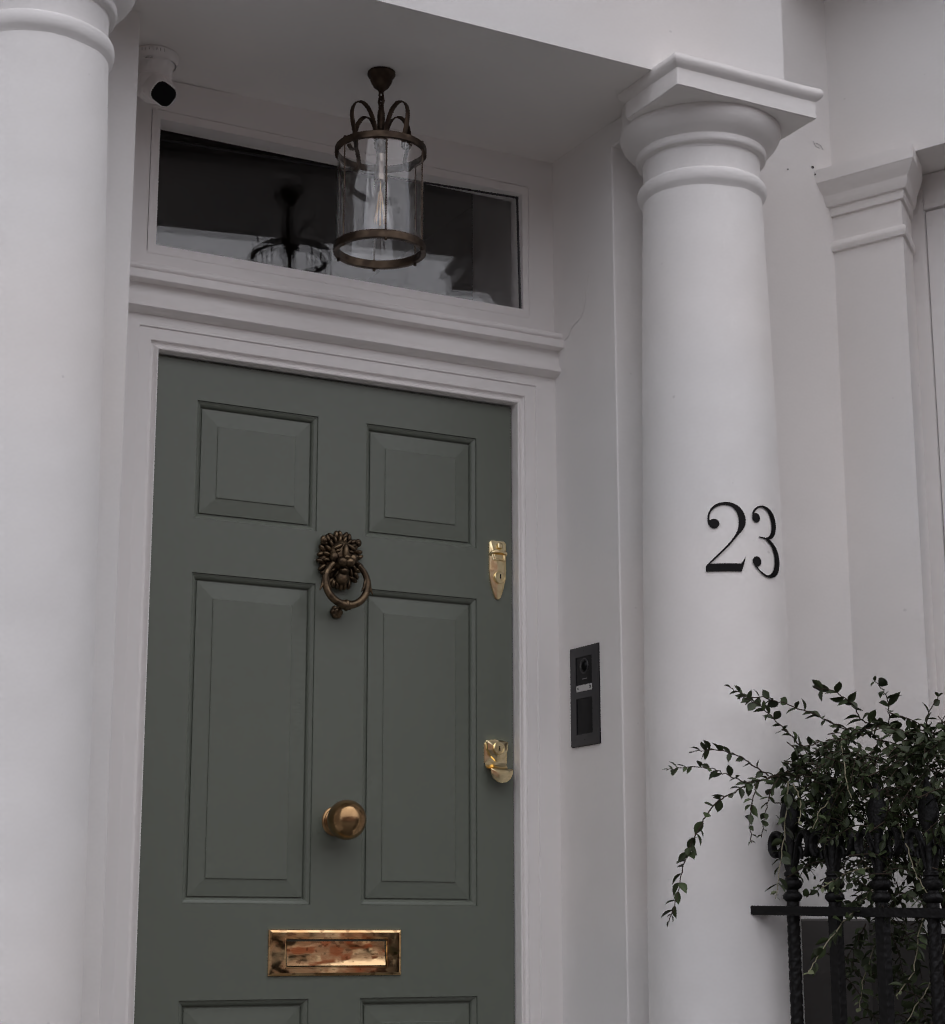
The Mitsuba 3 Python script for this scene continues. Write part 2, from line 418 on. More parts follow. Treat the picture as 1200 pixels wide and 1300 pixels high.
# ------------------------------------------------------------------ columns
def column(key, xc, yc, label, seed):
    def R(z):
        zz = [-0.2, 0.8, 1.5, 1.86, 2.05, 2.25, 2.47]
        rr = [0.168, 0.1645, 0.1590, 0.1535, 0.1500, 0.1455, 0.1395]
        return float(np.interp(z, zz, rr))
    zs = np.linspace(-0.01, 2.478, 150)
    put(key + '__shaft', wobble(lathe([(R(z), z) for z in zs], 96, (xc, yc, 0)), 0.0012, 5, seed), 'stucco', True)
    def dense(p, k=4):
        return smooth_curve(p, k)
    ast = dense([(0.1385, 2.468), (0.142, 2.474), (0.149, 2.484), (0.1515, 2.496), (0.149, 2.508), (0.142, 2.513), (0.1375, 2.516)])
    put(key + '__necking', wobble(lathe([(0.1372, 2.50), (0.1372, 2.585)], 96, (xc, yc, 0)), 0.001, 12, seed + 2), 'stucco', True)
    put(key + '__astragal', wobble(lathe(ast, 96, (xc, yc, 0)), 0.0016, 16, seed + 4), 'stucco', True)
    ech = dense([(0.137, 2.566), (0.1395, 2.572), (0.149, 2.574), (0.153, 2.580), (0.1525, 2.590), (0.152, 2.594), (0.160, 2.600), (0.173, 2.610), (0.184, 2.624), (0.1895, 2.639), (0.1895, 2.650), (0.186, 2.656)])
    put(key + '__echinus', wobble(lathe(ech, 96, (xc, yc, 0)), 0.0014, 12, seed + 6), 'stucco', True)
    ax, ay = xc - 0.0095, yc - (0.098 if key == 'column' else 0.008)
    hy = 0.1075 if key == 'column' else None
    prof = [(0.089, 2.6495), (0.1925, 2.650), (0.195, 2.652), (0.1955, 2.688), (0.1955, 2.692), (0.197, 2.694), (0.204, 2.699), (0.2085, 2.707), (0.2090, 2.714), (0.206, 2.722), (0.198, 2.727), (0.089, 2.728)]
    rows = []
    for h, z in prof:
        c = []
        for sx, sy in ((-1, -1), (1, -1), (1, 1), (-1, 1)):
            edge = [(ax + sx * h, ay + sy * (h if hy is None else h - 0.1955 + hy))]
            c += edge
        q = []
        for i in range(4):
            a, b = np.array(c[i]), np.array(c[(i + 1) % 4])
            d = (b - a) / np.linalg.norm(b - a)
            L = np.linalg.norm(b - a)
            for t in [0.0025] + list(np.linspace(0.012, L - 0.012, 12)) + [L - 0.0025]:
                q.append((*(a + d * t), z))
        rows.append(q)
    ab = grid_mesh(rows, closed=True)
    ab = wobble(ab, 0.0012, 14, seed + 8)
    if hy is not None:
        ab = cat(ab, cbox(xc - 0.149, xc + 0.15, yc - 0.02, YF + 0.01, 2.652, 2.7155, 0.004), lathe([(0.12, 2.655), (0.184, 2.656), (0.185, 2.7150), (0.12, 2.7155)], 72, (xc, yc, 0)))
    put(key + '__abacus', ab, 'stucco', 32)
    base = dense([(0.168, 0.20), (0.176, 0.185), (0.180, 0.17), (0.19, 0.165), (0.205, 0.14), (0.208, 0.11), (0.20, 0.085), (0.20, 0.0)], 3)
    put(key + '__base', cat(lathe(base, 64, (xc, yc, 0)), cbox(xc - .21, xc + .21, yc - .21, yc + .21, -0.75, 0.088, 0.004)), 'stucco', 30)
    tag(key, label, 'column', 'columns beside the front door')
XC, YC = 1.165, -0.468
column('column', XC, YC, 'white column with the house number on it, right of the door', 3)
column('column_001', -0.424, YC, 'white column at the left edge of the picture', 50)

# ------------------------------------------------------------------ house number
TWO = [(-107.6, 1680.7), (-106.9, 1688.9), (-104.1, 1698.0), (-98.4, 1707.1), (-90.2, 1714.3), (-80.1, 1718.5), (-69.0, 1720.2), (-56.7, 1719.8), (-45.4, 1716.1), (-36.0, 1710.4), (-28.6, 1702.2), (-23.8, 1692.3), (-22.0, 1682.1), (-23.5, 1671.7), (-29.0, 1661.1), (-41.4, 1647.1), (-53.4, 1633.3), (-64.0, 1621.4), (-76.4, 1609.5), (-89.8, 1596.7), (-105.4, 1582.9)]
TWO_FOOT = [(-36.5, 1584.0), (-31.6, 1589.4), (-25.7, 1599.5), (-29.5, 1585.4), (-36.3, 1566.8), (-113.5, 1566.0), (-113.5, 1577.8)]
TWO_IN = [(-106.5, 1585.2), (-92.7, 1598.4), (-78.4, 1612.1), (-65.9, 1624.8), (-55.3, 1636.9), (-46.6, 1648.9), (-40.9, 1660.4), (-38.6, 1670.8), (-38.1, 1681.1), (-39.2, 1690.3), (-42.8, 1699.3), (-48.8, 1706.9), (-56.0, 1711.6), (-65.1, 1714.0), (-74.2, 1714.0), (-84.3, 1711.3), (-93.5, 1705.9), (-99.7, 1698.9), (-103.3, 1689.8), (-103.8, 1678.5)]
THREE_TOP = [(-4.0, 1691.9), (-2.4, 1702.4), (3.4, 1710.3), (12.8, 1716.4), (22.5, 1719.3), (34.2, 1719.1), (48.7, 1715.5), (61.1, 1708.2), (70.5, 1696.3), (73.9, 1682.3), (71.5, 1669.4), (64.6, 1657.9), (53.3, 1649.4), (41.2, 1645.5), (30.3, 1644.4), (21.1, 1645.7), (13.0, 1646.2), (13.1, 1648.3), (21.8, 1648.1), (33.5, 1648.4), (43.9, 1653.4), (51.2, 1660.9), (56.0, 1673.0), (56.1, 1685.5), (52.1, 1697.3), (45.7, 1706.7), (36.4, 1713.0), (25.1, 1715.5), (14.8, 1713.5), (5.8, 1707.0), (0.4, 1698.6)]
THREE_LOW = [(33.4, 1646.5), (41.2, 1645.9), (54.5, 1639.7), (69.6, 1629.7), (79.1, 1616.8), (82.9, 1602.9), (80.0, 1587.9), (71.8, 1574.2), (60.7, 1565.4), (44.3, 1560.0), (28.8, 1560.1), (15.1, 1565.7), (3.9, 1574.8), (-3.2, 1582.3), (0.9, 1582.7), (7.6, 1574.5), (17.9, 1568.1), (29.0, 1564.0), (38.8, 1565.6), (49.1, 1571.9), (57.0, 1582.3), (61.7, 1595.4), (61.9, 1609.8), (57.1, 1623.5), (48.8, 1633.6), (36.2, 1642.1)]
def ell(cx, cz, rx, rz):
    a = np.linspace(0, 2 * math.pi, 40, endpoint=False)
    return Polygon(np.c_[cx + rx * np.cos(a), cz + rz * np.sin(a)])
def clean(pts):
    return Polygon(pts).buffer(0)
two_poly = unary_union([clean(np.vstack([smooth_curve(TWO, 5), TWO_FOOT, smooth_curve(TWO_IN, 5)])), ell(-93.6, 1672.2, 11.3, 10.4), Polygon([(-107.6, 1681.5), (-103.6, 1681.5), (-97.0, 1675.0), (-97.0, 1666.0), (-103.8, 1667.5), (-106.6, 1673.5)])])
three_poly = unary_union([clean(smooth_curve(THREE_TOP + THREE_TOP[:1], 5)), clean(smooth_curve(THREE_LOW + THREE_LOW[:1], 5)), ell(6.0, 1690.0, 10.4, 10.2), ell(3.2, 1592.0, 11.0, 11.0)])
def numeral(key, poly, label):
    poly = max(poly.geoms, key=lambda g: g.area) if hasattr(poly, 'geoms') else poly
    poly = shapely.segmentize(poly.buffer(0.25), 2.0)
    # a grid of thin slices so that the plate follows the round of the shaft
    parts = []
    x0, z0, x1, z1 = poly.bounds
    xs = np.arange(x0, x1 + 4, 4.0)
    for a, b in zip(xs[:-1], xs[1:]):
        q = poly.intersection(sbox(a, z0 - 1, b, z1 + 1))
        for g in getattr(q, 'geoms', [q]):
            if g.geom_type == 'Polygon' and g.area > 0.01:
                parts.append(trimesh.creation.extrude_polygon(g, 0.7, engine='earcut'))
    m = cat(*parts)
    v = m.vertices / 1000.0
    zz = v[:, 1]
    r = np.interp(zz, [-0.2, 0.8, 1.5, 1.86, 2.05], [0.168, 0.1645, 0.1590, 0.1535, 0.1500]) + 0.0016 + v[:, 2]
    th = v[:, 0] / 0.158
    m.vertices = np.c_[XC + r * np.sin(th), YC - r * np.cos(th), zz]
    put(key, m, 'number_black')
    tag(key, label, 'number')
numeral('house_number', two_poly, 'black numeral 2 on the white column, left of the 3')
numeral('house_number_001', three_poly, 'black numeral 3 on the white column, right of the 2')

# ------------------------------------------------------------------ doorcase
AL, AR, AT = -0.004, 0.9125, 2.069
prof = [(0.0, 0.06), (0.0, -0.0255), (0.0012, -0.0275), (0.003, -0.028), (0.0045, -0.0265), (0.008, -0.0225), (0.012, -0.0205), (0.016, -0.021), (0.0185, -0.0235),
        (0.0195, -0.0245), (0.0195, -0.0296), (0.0200, -0.030), (0.0480, -0.030), (0.0480, -0.0335), (0.0485, -0.034), (0.30, -0.034), (0.30, 0.05)]
prof_top = [p for p in prof]
def architrave():
    m = frame_sweep(prof[:15] + [(0.0800, -0.034)], AL, AR, -0.01, AT, -1, three=True)
    rest = cat(slab(sbox(XL - 0.02, -0.01, AL - 0.0795, AT + 0.2), -0.034, 0.05), slab(sbox(AR + 0.0795, -0.01, XR + 0.02, AT + 0.2), -0.034, 0.05), slab(sbox(AL - 0.0799, AT + 0.0795, AR + 0.0799, AT + 0.2), -0.034, 0.05))
    return cat(m, rest)
put('doorcase__architrave', architrave(), 'joinery_white', 25)
tr = [(-0.02, 2.256), (-0.052, 2.2545)] + [tuple(p) for p in smooth_curve([(-0.060, 2.2535), (-0.068, 2.250), (-0.0715, 2.244), (-0.0705, 2.238), (-0.066, 2.2345)], 4)] + \
     [(-0.0655, 2.2325), (-0.0765, 2.2315), (-0.0772, 2.2305), (-0.0772, 2.2125), (-0.0765, 2.2115)] + \
     [tuple(p) for p in smooth_curve([(-0.052, 2.210), (-0.050, 2.200), (-0.051, 2.185), (-0.055, 2.170), (-0.0615, 2.158)], 5)] + \
     [(-0.0618, 2.154), (-0.060, 2.152), (-0.050, 2.147), (-0.042, 2.1435), (-0.02, 2.143)]
put('doorcase__transom', along_x(tr, XL - 0.01, XR + 0.004), 'joinery_white', 30)
tag('doorcase', 'white moulded doorcase with a projecting transom above the green door', 'door frame')

# fanlight above the door
FL, FR, FB, FT = -0.021, 0.928, 2.311, 2.615
outer = sbox(XL - 0.02, 2.245, XR + 0.02, 2.74).difference(unary_union([sbox(-0.042, 2.296, 0.946, 2.637), Polygon([(-0.03, 2.7135), (0.06, 2.7138), (0.19, 2.7158), (0.19, 2.75), (-0.03, 2.75)])]))
put('fanlight__frame', slab(outer, -0.030, 0.06), 'joinery_white')
sash = sbox(-0.0405, 2.2, 0.9445, 2.6355).difference(sbox(FL, FB, FR, FT)).intersection(sbox(-1, 2.290, 2, 3))
put('fanlight__sash', slab(sash, -0.0312, 0.026), 'joinery_white')
# the sealed glass unit stands a little askew in its rebate
GY, GZ = math.tan(math.radians(-5.2)), math.tan(math.radians(2.3))
def gy(x, z, y):
    return y + GY * (x - 0.4535) + GZ * (z - 2.463)
bead = frame_sweep([(0.0, -0.0035), (0.0035, -0.003), (0.0045, 0.0), (0.0, 0.004)], FL, FR, FB, FT, 1)
bv = np.array(bead.vertices)
bead.vertices = np.c_[bv[:, 0], bv[:, 1] + gy(bv[:, 0], bv[:, 2], 0.030), bv[:, 2]]
put('fanlight__bead', bead, 'dark_frame')
def pane(y):
    c = [(FL - .018, FB - .012), (FR + .014, FB - .012), (FR + .014, FT + .018), (FL - .018, FT + .018)]
    return trimesh.Trimesh([(x, gy(x, z, y), z) for x, z in c], [[0, 1, 2], [0, 2, 3]], process=False)
put('fanlight__pane', pane(0.030), 'pane_glass')
put('fanlight__pane', pane(0.052), 'pane_glass')
tag('fanlight', 'white framed rectangular fanlight with dark glass above the door', 'window')
# dark hall behind
hall = trimesh.creation.box(extents=(1.6, 4.0, 3.0))
hall.apply_translation((0.45, 2.2, 1.45))
hall.update_faces(~(hall.face_normals[:, 1] < -0.5))
put('hallway', hall, 'hall_dark')
tag('hallway', 'dark hall behind the fanlight', kind='structure')

# ------------------------------------------------------------------ front door
P1, P2, P3, P4 = 0.100, 0.396, 0.519, 0.8125
rows_z = [(1.701, 1.973), (0.864, 1.579), (0.215, 0.664)]
openings = [(a, b, z0, z1) for z0, z1 in rows_z for a, b in ((P1, P2), (P3, P4))]
leaf = sbox(-0.010, 0.004, 0.9085, 2.0635).difference(unary_union([sbox(a, z0, b, z1) for a, b, z0, z1 in openings]))
put('front_door__leaf', slab(leaf, 0.0, 0.045), 'door_paint')
for a, b, z0, z1 in openings:
    mould = [(0.0, 0.007), (0.0, 0.0042), (0.0015, 0.0037), (0.0030, 0.0040)] + [tuple(p) for p in smooth_curve([(0.0042, 0.0052), (0.0075, 0.0068), (0.0105, 0.0098), (0.0125, 0.0135)], 3)] + [(0.0128, 0.0168)]
    panel = [(0.0120, 0.0168), (0.0158, 0.0168), (0.0162, 0.0125), (0.0530, 0.0092), (0.0535, 0.0068), (0.0545, 0.0063)]
    m = frame_sweep(panel, a, b, z0, z1, 1)
    u = 0.0543
    f = trimesh.Trimesh([(a + u, 0.0063, z0 + u), (b - u, 0.0063, z0 + u), (b - u, 0.0063, z1 - u), (a + u, 0.0063, z1 - u)], [[0, 1, 2], [0, 2, 3]], process=False)
    k = put('front_door__panel', cat(m, f), 'door_paint')
    put(k + '__moulding', frame_sweep(mould, a, b, z0, z1, 1), 'door_paint', 40)
tag('front_door', 'sage green six panel front door with brass fittings', 'door')

# lion mask knocker
KX, KZ = 0.4505, 1.640
def lion():
    ms = [ball((0, -0.004, 0.0), (0.050, 0.016, 0.060), 3)]
    r = random.Random(4)
    n = 26
    for i in range(n):                         # outer locks of the mane
        a = 2 * math.pi * i / n + math.pi / 2
        rx, rz = 0.047, 0.055
        c = (rx * math.cos(a), -0.010 - 0.003 * r.random(), rz * math.sin(a) - (0.004 if math.sin(a) < 0 else 0))
        L = 0.0110 + 0.003 * r.random()
        m = ball((0, 0, 0), (L, 0.008, 0.0060), 2)
        m.apply_transform(trimesh.transformations.rotation_matrix(-a + 0.35 * (1 if i % 2 else -1), (0, 1, 0)))
        m.apply_translation(c)
        ms.append(m)
    for i in range(19):                        # inner locks
        a = 2 * math.pi * (i + 0.5) / 19 + math.pi / 2
        c = (0.036 * math.cos(a), -0.020, 0.041 * math.sin(a) + 0.002)
        m = ball((0, 0, 0), (0.0115, 0.009, 0.0050), 2)
        m.apply_transform(trimesh.transformations.rotation_matrix(-a + 0.3, (0, 1, 0)))
        m.apply_translation(c)
        ms.append(m)
    ms.append(ball((0, -0.020, 0.006), (0.031, 0.020, 0.036), 3))          # face
    for s in (-1, 1):
        ms.append(ball((s * 0.043, -0.016, 0.040), (0.0085, 0.007, 0.0095), 2))   # ears
        ms.append(ball((s * 0.042, -0.021, 0.038), (0.005, 0.004, 0.006), 2))
        br = ball((0, 0, 0), (0.0135, 0.006, 0.0050), 2)                       # brow
        br.apply_transform(trimesh.transformations.rotation_matrix(s * 0.5, (0, 1, 0)))
        br.apply_translation((s * 0.0165, -0.0385, 0.0225))
        ms.append(br)
        ms.append(ball((s * 0.0165, -0.0370, 0.0125), (0.0062, 0.0045, 0.0042), 2))  # eye
        ms.append(ball((s * 0.023, -0.032, -0.002), (0.011, 0.010, 0.013), 2))   # cheek
        ms.append(ball((s * 0.0095, -0.0455, -0.0135), (0.0125, 0.0115, 0.0115), 2))  # muzzle
    ms.append(ball((0, -0.0430, 0.010), (0.0072, 0.0085, 0.020), 2))             # nose bridge
    ms.append(ball((0, -0.0520, -0.0035), (0.0085, 0.0055, 0.0052), 2))          # nose
    ms.append(ball((0, -0.0360, -0.0330), (0.0120, 0.0100, 0.0090), 2))          # chin
    ms.append(ball((0, -0.0270, -0.0480), (0.0165, 0.0120, 0.0170), 2))          # beard
    for i in (-2, -1, 0, 1, 2):
        ms.append(ball((i * 0.0095, -0.017, -0.064 + 0.002 * abs(i)), (0.0055, 0.008, 0.0115), 2))
    m = cat(*ms)
    m.apply_translation((KX, 0, KZ))
    return m
put('front_door__knocker', lion(), 'antique_brass', True)
RX, RZ, RR = 0.452, 1.579, 0.0525
angs = np.linspace(math.radians(125), math.radians(415), 90)
ring = [(RX + RR * math.cos(a), -0.046 + 0.004 * math.sin(a), RZ + RR * math.sin(a)) for a in angs]
rr = 0.0060 + 0.0028 * np.clip(np.sin((angs - math.radians(125)) / math.radians(290) * math.pi), 0, 1)
rm = [tube(ring, rr, 14, ref=(0, 1, 0))]
for a in (215, 325):                                # the leaves half way up each side
    q = math.radians(a - 25 if a < 270 else a + 25)
    c = np.array([RX + RR * math.cos(q), -0.046, RZ + RR * math.sin(q)])
    o = np.array([math.cos(q), 0, math.sin(q)])
    dn = np.array([0, 0, -1.0])
    for sgn in (1, -1):
        rm.append(tube([c + o * sgn * 0.004 + dn * -0.022, c + o * sgn * 0.0075, c + o * sgn * 0.015 + dn * 0.012], [0.004, 0.0042, 0.0008], 8, ref=(0, 1, 0)))
for k in (-1, 0, 1):
    q = math.radians(270 + 9.5 * k)
    rm.append(ball((RX + RR * math.cos(q), -0.047, RZ + RR * math.sin(q)), (0.0042 if k else 0.0080, 0.0135 if not k else 0.0112, 0.0135 if not k else 0.0112), 2))
rm.append(ball((RX, -0.030, RZ - RR), (0.0065, 0.024, 0.0065), 2))
put('front_door__knocker__ring', cat(*rm), 'antique_brass', True)
st = [ball((0.446 + 0.0085 * math.cos(a), -0.006, 1.5165 + 0.0085 * math.sin(a)), (0.0075, 0.007, 0.0075), 2) for a in np.linspace(0, 2 * math.pi, 6, endpoint=False)]
st.append(ball((0.446, -0.010, 1.5165), (0.010, 0.008, 0.010), 2))
put('front_door__knocker__stud', cat(*st), 'antique_brass', True)

# door knob
kp = [(0.033, 0.0), (0.0335, 0.003), (0.0315, 0.0052), (0.0290, 0.006), (0.0285, 0.008), (0.0255, 0.0095), (0.018, 0.0115), (0.0145, 0.016), (0.0140, 0.020), (0.017, 0.024)]
sph = [(0.0440 * math.sin(t), 0.0615 - 0.0405 * math.cos(t)) for t in np.linspace(0.42, math.pi, 40)]
kn = lathe(kp + sph[:-1] + [(0.0001, 0.102)], 64)
v = kn.vertices.copy()
kn.vertices = np.c_[v[:, 0], -v[:, 2], v[:, 1]]
kn.apply_translation((0.4535, 0, 1.046))
put('front_door__knob', kn, 'knob_brass', 35)
labels['front_door__knob'] = {'label': 'round brass door knob in the middle of the door'}

# letter plate with its flap
L0, L1, LB, LT = 0.299, 0.616, 0.7125, 0.8105
H0, H1, HB, HT = 0.3395, 0.5785, 0.7325, 0.7890
lp = frame_sweep([(0.0, 0.0), (0.0, -0.0045), (0.0015, -0.006), (0.006, -0.0072)], L0, L1, LB, LT, 1)
ringp = slab(sbox(L0 + .006, LB + .006, L1 - .006, LT - .006).difference(sbox(H0 - .001, HB - .001, H1 + .001, HT + .001)), -0.0072, -0.0005)
put('front_door__letter_plate', cat(lp, ringp), 'plate_brass')
lip = frame_sweep([(0.0, -0.0072), (0.0012, -0.0088), (0.0030, -0.0088), (0.0040, -0.0050)], H0 - 0.0042, H1 + 0.0042, HB - 0.0042, HT + 0.0042, 1)
put('front_door__letter_plate__rim', lip, 'plate_brass')
gx = np.linspace(H0 + 0.002, H1 - 0.002, 60)
gz = np.linspace(HB + 0.0015, HT - 0.0035, 18)
def flap_y(x, z):
    t = 1 - (z - HB) / (HT - HB)
    k = 0.65 + 0.55 * (x - H0) / (H1 - H0)
    return -0.0018 - (0.0012 * t + 0.0040 * t ** 2.4) * k - 0.0004 * math.sin((x - H0) * 31)
fl = [[(x, flap_y(x, z), z) for x in gx] for z in gz]
put('front_door__letter_plate__flap', grid_mesh(fl), 'plate_brass', True)
labels['front_door__letter_plate'] = {'label': 'wide tarnished brass letter plate below the knob'}

# upper lock: cylinder pull with a pointed foot
def plate(pts, h, dome=0.003):
    """cast plate: upright edge of height h, then a domed face"""
    p = np.array(shapely.segmentize(Polygon(pts), 0.004).exterior.coords)[:-1]
    c = (p.min(0) + p.max(0)) / 2
    rows = [[(x, 0.0, z) for x, z in p], [(x, -h, z) for x, z in p]]
    for t in (0.985, 0.95, 0.90, 0.80, 0.65, 0.48, 0.3, 0.12, 0.001):
        q = c + (p - c) * t
        rows.append([(x, -h - dome * (1 - t ** 2.2), z) for x, z in q])
    return grid_mesh(rows, closed=True)
ux, uw = 0.8675, 0.0225
body = [(ux - uw, 1.650), (ux - uw, 1.718), (ux - uw + 0.005, 1.7235), (ux + uw - 0.005, 1.7235), (ux + uw, 1.718), (ux + uw, 1.650), (ux + uw * 0.93, 1.630), (ux + uw * 0.72, 1.611), (ux + uw * 0.50, 1.5955), (ux + uw * 0.32, 1.5860), (ux + uw * 0.14, 1.5815), (ux - uw * 0.14, 1.5815), (ux - uw * 0.32, 1.5860), (ux - uw * 0.50, 1.5955), (ux - uw * 0.72, 1.611), (ux - uw * 0.93, 1.630)]
put('front_door__lock', plate(body, 0.005, 0.006), 'bright_brass', 40)
hood = cat(tube(smooth_curve([(ux - 0.0200, -0.005, 1.688), (ux - 0.0185, -0.0125, 1.6935), (ux, -0.0165, 1.6955), (ux + 0.0175, -0.0125, 1.6935), (ux + 0.0190, -0.005, 1.688)], 5), 0.0036, 10, ref=(0, 0.3, 1)),
           tube([(ux - 0.0165, -0.0085, 1.690), (ux - 0.0150, -0.0115, 1.6745)], [0.0030, 0.0012], 8), tube([(ux + 0.0155, -0.0085, 1.690), (ux + 0.0145, -0.0115, 1.6745)], [0.0030, 0.0012], 8),
           tube([(ux - 0.014, -0.0112, 1.6755), (ux, -0.0122, 1.6772), (ux + 0.014, -0.0112, 1.6755)], 0.0019, 8))
put('front_door__lock__hood', hood, 'bright_brass', 40)
put('front_door__lock__button', cbox(ux - 0.003, ux + 0.010, -0.0145, -0.009, 1.704, 1.718, 0.002), 'bright_brass')
def cyl_y(x, z, r, y0, y1, n=40, bev=0.001):
    m = lathe([(0.0001, -y0), (r - bev, -y0), (r, -y0 - bev), (r, -y1)], n) if False else lathe([(r, 0.0), (r, (y0 - y1) - bev), (r - bev, y0 - y1), (r * 0.72, y0 - y1), (r * 0.70, y0 - y1 - bev), (0.0001, y0 - y1 - bev)], n)
    v = m.vertices.copy()
    m.vertices = np.c_[x + v[:, 0], y0 - v[:, 2], z + v[:, 1]]
    return m
put('front_door__lock__cylinder', cyl_y(ux + 0.001, 1.633, 0.0150, -0.007, -0.0170), 'bright_brass', 30)
put('front_door__lock__keyhole', cbox(ux - 0.0002, ux + 0.0022, -0.0168, -0.0150, 1.630, 1.641, 0.0003), 'black_gloss')
labels['front_door__lock'] = {'label': 'upper brass lock with a hood and a pointed foot'}
# lower lock: shield over a curved pull
lx = 0.8605
back = [(lx - 0.030, 1.192), (lx - 0.030, 1.236), (lx - 0.024, 1.2445), (lx, 1.2475), (lx + 0.024, 1.2445), (lx + 0.030, 1.236), (lx + 0.030, 1.192)]
put('front_door__lock', plate(back, 0.003, 0.004), 'bright_brass', 40)
sh = [(lx - 0.0275, 1.241), (lx, 1.2455), (lx + 0.0275, 1.241), (lx + 0.0265, 1.222), (lx + 0.018, 1.207), (lx + 0.003, 1.1955), (lx - 0.003, 1.1955), (lx - 0.018, 1.207), (lx - 0.0265, 1.222)]
put('front_door__lock_001__shield', plate(sh, 0.0140, 0.004), 'bright_brass', 40)
put('front_door__lock_001__cylinder', cyl_y(lx, 1.2245, 0.0150, -0.013, -0.0235), 'bright_brass', 30)
put('front_door__lock_001__keyhole', cbox(lx - 0.0012, lx + 0.0012, -0.0238, -0.022, 1.219, 1.2295, 0.0003), 'black_gloss')
pr = []
for y, z in smooth_curve([(-0.003, 1.1945), (-0.0045, 1.187), (-0.009, 1.1805), (-0.018, 1.1775), (-0.031, 1.1765)], 4):   # the pull curves out of the plate
    w = 0.029
    pr.append([(lx - w, y, z), (lx + w, y, z)])
put('front_door__lock_001__neck', grid_mesh(pr), 'bright_brass', True)
tongue = [(lx - 0.0295, 1.1765), (lx + 0.0295, 1.1765), (lx + 0.0285, 1.166), (lx + 0.023, 1.154), (lx + 0.012, 1.1460), (lx, 1.1435), (lx - 0.012, 1.1460), (lx - 0.023, 1.154), (lx - 0.0285, 1.166)]
tg = plate(tongue, 0.003, 0.004)
tg.apply_translation((0, -0.031, 0))
put('front_door__lock_001__pull', tg, 'bright_brass', 40)
labels['front_door__lock_001'] = {'label': 'lower brass lock with a shield and a rounded pull'}

# ------------------------------------------------------------------ door entry panel on the right side wall
IY0, IY1, IZ0, IZ1 = -0.095, -0.217, 1.227, 1.458
def onwall(poly, x0, x1):
    """polygon in (u, v): u from the inner to the outer edge along -y, v up; stands on the side wall"""
    out = []
    for g in getattr(poly, 'geoms', [poly]):
        m = trimesh.creation.extrude_polygon(g, x1 - x0, engine='earcut')
        v = m.vertices.copy()
        m.vertices = np.c_[XR - x0 - v[:, 2], IY0 - v[:, 0], v[:, 1]]
        out.append(fix(m))
    return cat(*out)
W = 0.122
fr = sbox(0, IZ0, W, IZ1).difference(unary_union([sbox(0.0245, 1.353, 0.0965, 1.4345), sbox(0.0245, 1.2535, 0.0965, 1.3370)]))
put('door_intercom__frame', onwall(fr, -0.002, 0.0055), 'dark_frame')
put('door_intercom__edge', onwall(sbox(-0.001, IZ0 - 0.001, W + 0.001, IZ1 + 0.001), -0.002, 0.0018), 'iron_paint')
put('door_intercom__camera_module', onwall(sbox(0.0250, 1.369, 0.0960, 1.4340), -0.001, 0.0035), 'black_gloss')
put('door_intercom__name_plate', onwall(sbox(0.0255, 1.3535, 0.0955, 1.3680), -0.001, 0.0050), 'name_card')
put('door_intercom__screen', onwall(sbox(0.0250, 1.2540, 0.0960, 1.3365), -0.001, 0.0032), 'black_gloss')
lens = torus((0, 0, 0), 0.0165, 0.0022, 40, 10)
dome = lathe([(0.0150, 0.0), (0.0125, 0.004), (0.008, 0.0065), (0.0001, 0.0078)], 32)
for nm, m, mt in (('lens_ring', lens, 'dark_frame'), ('lens', dome, 'black_gloss')):
    v = m.vertices.copy()
    m.vertices = np.c_[XR - 0.0036 - v[:, 2], IY0 - 0.0600 - v[:, 0], 1.4120 + v[:, 1]]
    put('door_intercom__camera_module__' + nm, m, mt, 40)
put('door_intercom__camera_module__mark', onwall(sbox(0.050, 1.3815, 0.0715, 1.3830), 0.003, 0.0038), 'mark_grey')
put('door_intercom__name_plate__mark', onwall(unary_union([sbox(0.031, 1.3585, 0.036, 1.3635), sbox(0.0845, 1.3575, 0.0905, 1.3645)]), 0.0045, 0.0053), 'dark_frame')
for z in (1.4480, 1.2405):
    m = ball((XR - 0.0052, IY0 - 0.061, z), (0.0008, 0.0018, 0.0018), 1)
    put('door_intercom__screw', m, 'black_gloss')
tag('door_intercom', 'black door entry panel with a camera on the white side wall right of the door', 'intercom')

# ------------------------------------------------------------------ security camera under the ceiling
SX, SY = -0.074, -0.130
put('security_camera__base', lathe([(0.0001, ZS - 0.001), (0.0530, ZS - 0.001), (0.0545, ZS - 0.004), (0.0540, ZS - 0.016), (0.0500, ZS - 0.024), (0.0495, ZS - 0.025)], 48, (SX, SY, 0)), 'camera_plastic', 40)
body = cat(lathe([(0.0470, ZS - 0.024), (0.0420, ZS - 0.034), (0.0410, ZS - 0.060)], 48, (SX, SY, 0)), ball((SX, SY, ZS - 0.070), 0.0425, 4))
put('security_camera__body', body, 'camera_plastic', True)
ld = np.array([0.02, -0.80, -0.56]); ld /= np.linalg.norm(ld)
lr = np.cross(ld, [0, 0, 1]); lr /= np.linalg.norm(lr)
lu = np.cross(lr, ld)
lr, lu = math.cos(0.42) * lr + math.sin(0.42) * lu, -math.sin(0.42) * lr + math.cos(0.42) * lu
def lens_prism(poly_w, poly_h, rad, d0, d1, grow0=1.0):
    p = sbox(-poly_w + rad, -poly_h + rad, poly_w - rad, poly_h - rad).buffer(rad, quad_segs=8)
    c = np.array(p.exterior.coords)[:-1]
    o = np.array([SX + 0.002, SY, ZS - 0.074])
    rows = []
    for d, k in ((d0, grow0), (d1 - 0.0025, 1.0), (d1, 0.93)):
        rows.append([o + ld * d + lr * x * k + lu * y * k for x, y in c])
    rows.append([o + ld * d1 + lr * x * 0.01 + lu * y * 0.01 for x, y in c])
    return grid_mesh(rows, closed=True)
put('security_camera__barrel', lens_prism(0.0300, 0.0265, 0.022, 0.0, 0.078, 1.12), 'camera_plastic', 40)
